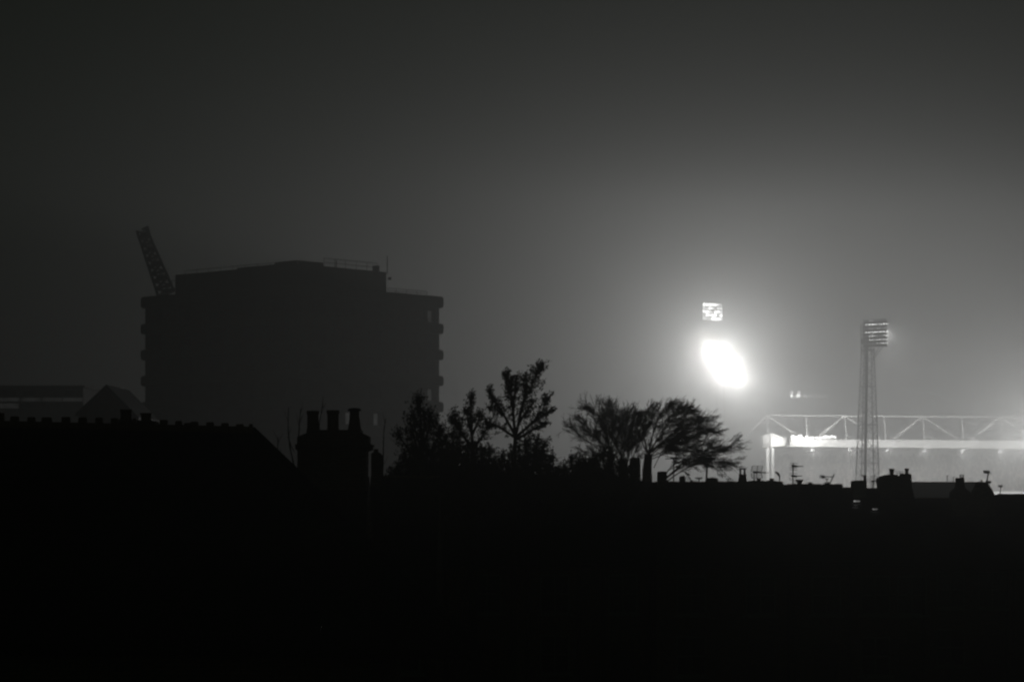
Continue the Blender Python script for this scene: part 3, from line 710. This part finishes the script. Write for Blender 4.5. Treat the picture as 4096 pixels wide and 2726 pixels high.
# ------------------------------------------------------------------ trees
def px_path(pts, D, dy=0.0): return [P(x, y, D + dy*i/(len(pts)-1)) for i, (x, y) in enumerate(pts)]
def sample(path, t):
    n = len(path)-1; f = t*n; i = min(int(f), n-1); return path[i].lerp(path[i+1], f-i), (path[i+1]-path[i]).normalized()
def rnd_dir(r):
    while True:
        v = Vector((r.uniform(-1,1), r.uniform(-1,1), r.uniform(-1,1)))
        if .1 < v.length < 1: return v.normalized()
def leaf_quad(mb, c, s, r):
    n = rnd_dir(r); u = n.orthogonal().normalized(); w = n.cross(u); u *= s*.5; w *= s*.28
    mb.poly([c-u, c+w, c+u*1.1, c-w], [(0,1,2,3)])
def leafy(name, label, trunk, limbs, D, leaf, dens, spread, seed, lm='leaf', cat='tree', r0=.12):
    r = random.Random(seed)
    base = P(trunk[0][0], trunk[0][1], D); base.z = 0
    t = thing(name, base, label, cat)
    tp = px_path(trunk, D); tp[0] = base
    MB().tube(tp, [r0*(1-.6*i/(len(tp)-1)) for i in range(len(tp))], 8).build('trunk', M['bark'], t)
    tw = MB(); lv = MB()
    for (pts, dy, dn, sp) in limbs:
        path = px_path(pts, D, dy)
        nn = len(path); tw.tube(path, [r0*.42*(1-.85*i/(nn-1)) for i in range(nn)], 5)
        L = sum((path[i+1]-path[i]).length for i in range(nn-1))
        for j in range(int(L*dens*dn)):
            tt = r.uniform(.12, 1) ** .8; c, d = sample(path, tt)
            sd_ = (d*r.uniform(.4,1.1) + rnd_dir(r)*.9).normalized()
            ln = spread*sp*r.uniform(.4,1.0)*(1.12-.72*tt)
            mid_ = c + sd_*ln*.5 + rnd_dir(r)*ln*.1; e = c + sd_*ln + Vector((0,0,ln*.15))
            tw.tube([c, mid_, e], [.012,.008,.004], 3, False)
            for k_ in range(r.randint(5,9)):
                f = r.uniform(.25,1.08); q = c.lerp(mid_, f*2) if f < .5 else mid_.lerp(e, f*2-1)
                leaf_quad(lv, q + rnd_dir(r)*leaf*.7, leaf*r.uniform(.6,1.25), r)
    tw.build('branches', M['bark'], t); lv.build('crown', M[lm], t)
    return t
leafy('leafy_tree', 'tallest leafy tree with two forked tops, centre of the tree line', [(2050,2600),(2055,1900),(2062,1730)],
  [([(2062,1745),(2088,1630),(2120,1555),(2150,1490),(2166,1452)],.5,1.2,.95),([(2075,1680),(2095,1600),(2105,1540),(2100,1500)],-.3,1,.8),
   ([(2060,1735),(2052,1640),(2042,1560),(2030,1490)],-.4,1.2,.9),([(2052,1640),(2060,1560),(2068,1500)],.3,1,.75),([(2042,1580),(2025,1520),(2022,1490)],.3,.9,.5),
   ([(2060,1740),(2010,1650),(1980,1600),(1958,1560)],.4,1.1,.85),([(2010,1660),(1990,1640),(1960,1625)],-.4,1,.8),([(2062,1750),(1985,1700),(1955,1690)],.4,1,.9),
   ([(2066,1745),(2130,1690),(2170,1640),(2190,1590)],.4,1.0,.7),([(2130,1692),(2175,1660),(2208,1640)],-.3,1.1,.6),([(2068,1755),(2140,1712),(2185,1690)],.5,1.0,.6),([(2180,1620),(2182,1590),(2178,1575)],0,.6,.4),([(2190,1600),(2200,1585),(2202,1575)],0,.5,.35),
   ([(2075,1690),(2110,1640),(2140,1600)],-.5,1,.6)], 72, .08, 40, .6, 5)
leafy('leafy_tree', 'slender leafy tree with a thin pointed tip left of the forked tree', [(1890,2600),(1888,1900),(1888,1760)],
  [([(1888,1780),(1886,1680),(1884,1620),(1888,1575)],.3,1.1,.8),([(1888,1740),(1870,1680),(1868,1640)],-.4,1,.7),([(1888,1740),(1915,1680),(1925,1640)],.4,1,.75),
   ([(1888,1800),(1840,1720),(1812,1640)],.4,1.0,.8),([(1840,1720),(1815,1690),(1805,1660)],-.3,1,.7),([(1888,1800),(1935,1740),(1950,1690)],-.4,1,.8),([(1886,1780),(1850,1740),(1830,1690)],.5,1,.8)], 76, .08, 36, .62, 8)
leafy('leafy_tree', 'dark narrow leafy tree in front of the right edge of the flats', [(1690,2600),(1688,1950),(1685,1800)],
  [([(1686,1820),(1684,1720),(1682,1640),(1680,1600)],.3,1.3,.8),([(1686,1800),(1660,1720),(1650,1660)],-.4,1.2,.8),([(1686,1800),(1715,1720),(1728,1665)],.4,1.2,.8),([(1686,1780),(1700,1700),(1698,1650)],-.5,1.2,.8),
   ([(1686,1850),(1630,1790),(1600,1745)],.5,1.1,1.0),([(1686,1850),(1740,1780),(1765,1720)],-.5,1.1,1.0),([(1686,1850),(1660,1760),(1640,1720)],.5,1.2,1.0),([(1672,1650),(1671,1612),(1672,1590)],.1,.5,.3)], 70, .075, 30, .95, 13, 'leaf2')
def bush(label, x0, x1, ytop, D, seed, nl=9, base_y=2000):
    r = random.Random(seed); cx = (x0+x1)/2; limbs = []
    for i in range(nl):
        t = (i+.5)/nl; ex = x0 + (x1-x0)*t; prof = math.sin(math.pi*(.12+.76*t))
        ey = base_y - (base_y-ytop)*prof*r.uniform(.82,1.0)
        limbs.append(([(cx+(ex-cx)*.25, base_y+60), (cx+(ex-cx)*.7, (base_y+ey)/2+10), (ex, ey)], r.uniform(-1.4,1.4), 1.25, 1.0))
        limbs.append(([(cx+(ex-cx)*.5, base_y+80), (cx+(ex-cx)*.9, base_y-40), (ex+r.uniform(-30,30), ey+70)], r.uniform(-1.4,1.4), 1.2, 1.1))
    leafy('bush', label, [(cx,2700),(cx,2300),(cx,base_y+60)], limbs, D, .09, 36, .8, seed, 'leaf2', 'bush', .1)
bush('dense dark bush at the left foot of the tree line', 1555, 1800, 1770, 74, 21)
bush('dense dark bush below the slender leafy tree', 1760, 2040, 1760, 79, 22)
bush('dense dark bush below the forked leafy tree', 1960, 2260, 1735, 75, 23)
bush('ragged thin bush right of the narrow leafy tree', 1690, 1880, 1700, 82, 27, 7)
bush('low dark bush in the gap between leafy and bare trees', 2190, 2440, 1815, 84, 24)
bush('dark bush left under the bare tree crown', 2270, 2560, 1800, 86, 25)

def bare(name, label, trunk, limbs, D, seed, r0=.16, tw1=9, tw2=7, bias=Vector((0,0,0)), grp=None, thick=1.0, shrink=.84):
    r = random.Random(seed); base = P(trunk[0][0], trunk[0][1], D); base.z = 0
    t = thing(name, base, label, 'tree', grp)
    tp = px_path(trunk, D); tp[0] = base
    MB().tube(tp, [r0*(1-.45*i/(len(tp)-1)) for i in range(len(tp))], 8).build('trunk', M['bark'], t)
    mb = MB()
    def grow(c, d, L, rad, lev):
        n = 4; pts = [c]; dd = d.copy(); cur = c.copy()
        for i in range(n):
            dd = (dd + rnd_dir(r)*.2 + bias*.13).normalized(); cur = cur + dd*L/n; pts.append(cur.copy())
        mb.tube(pts, [max(.006, rad*(1-.7*i/n)) for i in range(n+1)], 3, False)
        if lev > 0:
            for k_ in range(r.randint(3,5) if lev > 1 else r.randint(2,4)):
                q, qd = sample(pts, r.uniform(.25,.95)); nd_ = (qd*1.35 + rnd_dir(r)*.7).normalized()
                grow(q, nd_, L*r.uniform(.45,.8), rad*.6, lev-1)
    tx, ty = trunk[-1]
    for (pts, dy, rad, dens) in limbs:
        pts = [(tx + (x-tx)*shrink, ty + (y-ty)*shrink) for x, y in pts]
        path = px_path(pts, D, dy)
        # smooth the hand-laid limb
        sm = []
        for i in range(len(path)-1):
            p0 = path[max(i-1,0)]; p1 = path[i]; p2 = path[i+1]; p3 = path[min(i+2,len(path)-1)]
            for s_ in range(4):
                u_ = s_/4; sm.append(.5*((2*p1) + (p2-p0)*u_ + (2*p0-5*p1+4*p2-p3)*u_*u_ + (3*p1-p0-3*p2+p3)*u_**3))
        sm.append(path[-1]); n = len(sm)
        mb.tube(sm, [max(.01, rad*.65*(1-.86*i/(n-1))) for i in range(n)], 5)
        L = sum((sm[i+1]-sm[i]).length for i in range(n-1))
        for j in range(int(tw1*L*dens)):
            tt = r.uniform(.18,1.0); c, d = sample(sm, tt)
            nd_ = (d*1.0 + rnd_dir(r)*.62 + bias*.2).normalized()
            grow(c, nd_, L*r.uniform(.14,.32)*(1.15-.5*tt), max(.010, rad*.2)*thick, 2)
    mb.build('crown', M['bark'], t)
    return t
bare('bare_tree', 'big bare tree with windblown twigs sweeping right below the glare', [(2592,2620),(2590,2000),(2588,1880),(2594,1815)],
  [([(2594,1820),(2620,1770),(2665,1700),(2700,1640),(2735,1600)],.8,.07,1.3),([(2594,1815),(2610,1740),(2630,1670),(2660,1620),(2695,1588)],-.6,.07,1.3),
   ([(2596,1815),(2650,1770),(2720,1735),(2790,1690),(2830,1660)],.6,.06,1.2),([(2700,1745),(2760,1720),(2820,1700),(2850,1690)],-.3,.03,1.2),
   ([(2660,1700),(2720,1660),(2770,1630),(2805,1612)],.5,.04,1.4),([(2640,1690),(2690,1650),(2740,1615),(2790,1600)],-.8,.045,1.4),([(2600,1830),(2680,1795),(2780,1745),(2880,1700)],.5,.045,1.2),([(2604,1840),(2690,1810),(2790,1785),(2870,1760)],-.5,.04,1.2),([(2610,1800),(2680,1740),(2760,1690),(2850,1650)],.7,.04,1.2),
   ([(2592,1815),(2575,1740),(2570,1670),(2590,1610)],.7,.06,1.5),([(2590,1815),(2560,1750),(2540,1690),(2548,1640)],-.7,.05,1.4),([(2620,1700),(2610,1640),(2630,1590)],.5,.04,1.4),
   ([(2600,1830),(2640,1790),(2690,1775),(2760,1762)],.4,.04,1.0),([(2620,1880),(2660,1800),(2700,1760),(2740,1740)],-.5,.035,1.0),([(2680,1690),(2740,1670),(2800,1650),(2825,1645)],.4,.035,1.3)],
  108, 31, .3, 16.0, 0, Vector((.5,0,.1)))
bare('bare_tree', 'bare tree with a domed thicket of twigs left of the windblown one', [(2440,2620),(2438,2000),(2440,1880),(2442,1800)],
  [([(2442,1820),(2430,1740),(2405,1670),(2370,1620),(2330,1600)],.8,.06,1.2),([(2442,1810),(2450,1730),(2455,1660),(2450,1600)],-.7,.06,1.3),([(2442,1820),(2470,1740),(2500,1670),(2530,1615)],.6,.06,1.3),
   ([(2440,1840),(2400,1770),(2350,1710),(2300,1670)],-.6,.06,1.1),([(2440,1850),(2380,1790),(2310,1740),(2250,1690)],.7,.05,.9),([(2442,1830),(2425,1730),(2420,1640),(2430,1595)],.9,.05,1.3),
   ([(2440,1850),(2490,1790),(2530,1720),(2560,1650)],-.9,.05,1.2),([(2400,1700),(2380,1650),(2350,1610)],.5,.03,1.3),([(2350,1715),(2320,1670),(2290,1640)],-.5,.03,1.1)],
  112, 32, .26, 15.0, 0, Vector((0,0,.2)))
bare('bare_tree', 'smaller dense bare tree whose twigs fill the gap between the two domed crowns', [(2508,2620),(2508,2000),(2506,1880)],
  [([(2506,1890),(2490,1800),(2470,1720),(2450,1650)],.6,.05,1.3),([(2506,1890),(2520,1790),(2530,1710),(2540,1640)],-.6,.05,1.3),([(2506,1890),(2540,1810),(2570,1740),(2600,1680)],.6,.05,1.2),
   ([(2506,1890),(2450,1810),(2390,1750),(2340,1720)],-.5,.05,1.3),([(2506,1890),(2470,1790),(2420,1700),(2400,1650)],.8,.05,1.2),([(2506,1890),(2510,1780),(2500,1690),(2505,1630)],-.9,.05,1.3),([(2506,1895),(2560,1830),(2610,1790),(2660,1770)],.4,.04,1.0),
   ([(2506,1895),(2430,1840),(2370,1810),(2300,1790)],.5,.04,1.2)], 118, 36, .2, 14.0, 0, Vector((.1,0,.15)))
bare('bare_tree', 'low bare branches fanning right behind the aerials and roofs', [(2560,2620),(2570,2150),(2600,2000),(2640,1930)],
  [([(2640,1930),(2700,1880),(2760,1830),(2800,1805),(2870,1775)],.5,.07,1.1),([(2790,1800),(2840,1745),(2875,1715),(2910,1702)],.3,.035,.8),([(2650,1925),(2720,1870),(2790,1835),(2860,1810),(2940,1772)],-.4,.05,1.2),
   ([(2660,1930),(2740,1875),(2820,1840),(2880,1840),(2930,1850)],.6,.05,1.2),([(2640,1930),(2690,1860),(2740,1840),(2800,1830)],-.7,.045,1.2),([(2800,1810),(2850,1800),(2900,1790),(2945,1773)],.3,.035,1.4),([(2780,1835),(2830,1845),(2880,1870),(2900,1885)],-.4,.03,1.2),
   ([(2700,1900),(2740,1880),(2760,1895),(2770,1920)],.3,.03,1.2)],
  104, 33, .18, 9.0, 0, Vector((.6,0,-.05)), shrink=.93)
SG = 'bare saplings around the three pot stack'
def sapling(label, pts, D, seed, side=()):
    r = random.Random(seed); b_ = P(pts[0][0], pts[0][1], D); b_.z = 0
    t = thing('sapling', b_, label, 'sapling', SG)
    path = [b_] + px_path(pts, D); n = len(path)
    MB().tube(path, [.05] + [max(.008, .028*(1-.8*i/(n-1))) for i in range(1, n)], 5).build('trunk', M['bark'], t)
    mb = MB()
    for i in range(7):
        q, d = sample(path[1:], r.uniform(.1,.9)); mb.tube([q, q + (d + rnd_dir(r)*.5).normalized()*r.uniform(.1,.4)], [.008,.003], 3, False)
    for sp in side: mb.tube(px_path(sp, D), [.014,.012,.006][:len(sp)], 4, False)
    mb.build('twigs', M['bark'], t)
sapling('sapling with a crooked fork nearest left of the three pot stack', [(1180,1880),(1160,1790),(1152,1720),(1154,1628)], 62, 1, [[(1152,1745),(1165,1785),(1180,1810)]])
sapling('straight thin sapling close beside the left chimney pot', [(1196,1880),(1195,1740),(1198,1680),(1203,1634)], 62, 2)
sapling('leaning twig between the left and middle chimney pots', [(1270,1760),(1278,1690),(1284,1650),(1292,1612)], 62, 3)
sapling('short sapling over the slope of the left roof', [(1112,1880),(1110,1800),(1112,1748)], 62, 4)
sapling('tall thin sapling right of the three pot stack', [(1530,1900),(1533,1820),(1535,1730),(1543,1672)], 64, 5)

# ------------------------------------------------------------------ haze
hz = MB().box((-820,-60,-1), (820,1160,72)).build('haze', None)
mh = bpy.data.materials.new('haze_air'); mh.use_nodes = True
nt = mh.node_tree; nt.nodes.clear()
out = nt.nodes.new('ShaderNodeOutputMaterial'); pv = nt.nodes.new('ShaderNodeVolumePrincipled')
pv.inputs['Color'].default_value = (.97,.97,.96,1); pv.inputs['Density'].default_value = .003
pv.inputs['Density Attribute'].default_value = ''; pv.inputs['Anisotropy'].default_value = .68
nt.links.new(pv.outputs[0], out.inputs['Volume'])

mh.cycles.volume_sampling = 'EQUIANGULAR'; hz.data.materials.clear(); hz.data.materials.append(mh); hz['kind'] = 'stuff'; hz['label'] = 'thin night haze filling the air'; hz['category'] = 'haze'

# ------------------------------------------------------------------ night sky
wd = bpy.data.worlds.new('World'); sc.world = wd; wd.use_nodes = True
nt = wd.node_tree; bg = nt.nodes['Background']
sk = nt.nodes.new('ShaderNodeTexSky'); sk.sky_type = 'NISHITA'; sk.sun_disc = False; sk.sun_elevation = R(2); sk.sun_rotation = R(160)
bw = nt.nodes.new('ShaderNodeRGBToBW'); mx = nt.nodes.new('ShaderNodeMix'); mx.data_type = 'RGBA'; mx.blend_type = 'MULTIPLY'; mx.inputs[0].default_value = 1
mx.inputs[7].default_value = (.55, 1.0, .5, 1)
nt.links.new(sk.outputs[0], bw.inputs[0]); nt.links.new(bw.outputs[0], mx.inputs[6]); nt.links.new(mx.outputs[2], bg.inputs['Color'])
bg.inputs['Strength'].default_value = .0025
wd.cycles.sampling_method = 'NONE'

# ------------------------------------------------------------------ camera, render
cam = bpy.data.cameras.new('camera'); co = bpy.data.objects.new('camera', cam); COL.objects.link(co)
co.location = (0, 0, EYE); co.rotation_euler = (R(90), 0, 0)
cam.lens = 85; cam.sensor_width = 36; cam.shift_y = (1950-1363)/4096; cam.clip_end = 4000; cam.clip_start = .5
sc.camera = co
sc.view_settings.view_transform = 'Standard'; sc.view_settings.look = 'None'; sc.view_settings.gamma = 1; sc.view_settings.exposure = 0
sc.cycles.max_bounces = 4; sc.cycles.volume_bounces = 0; sc.cycles.diffuse_bounces = 2; sc.cycles.glossy_bounces = 2
sc.cycles.use_denoising = True
sc.cycles.sample_clamp_indirect = .04
sc.cycles.sample_clamp_direct = 0.0
sc.cycles.use_adaptive_sampling = False
sc.cycles.filter_width = 2.3
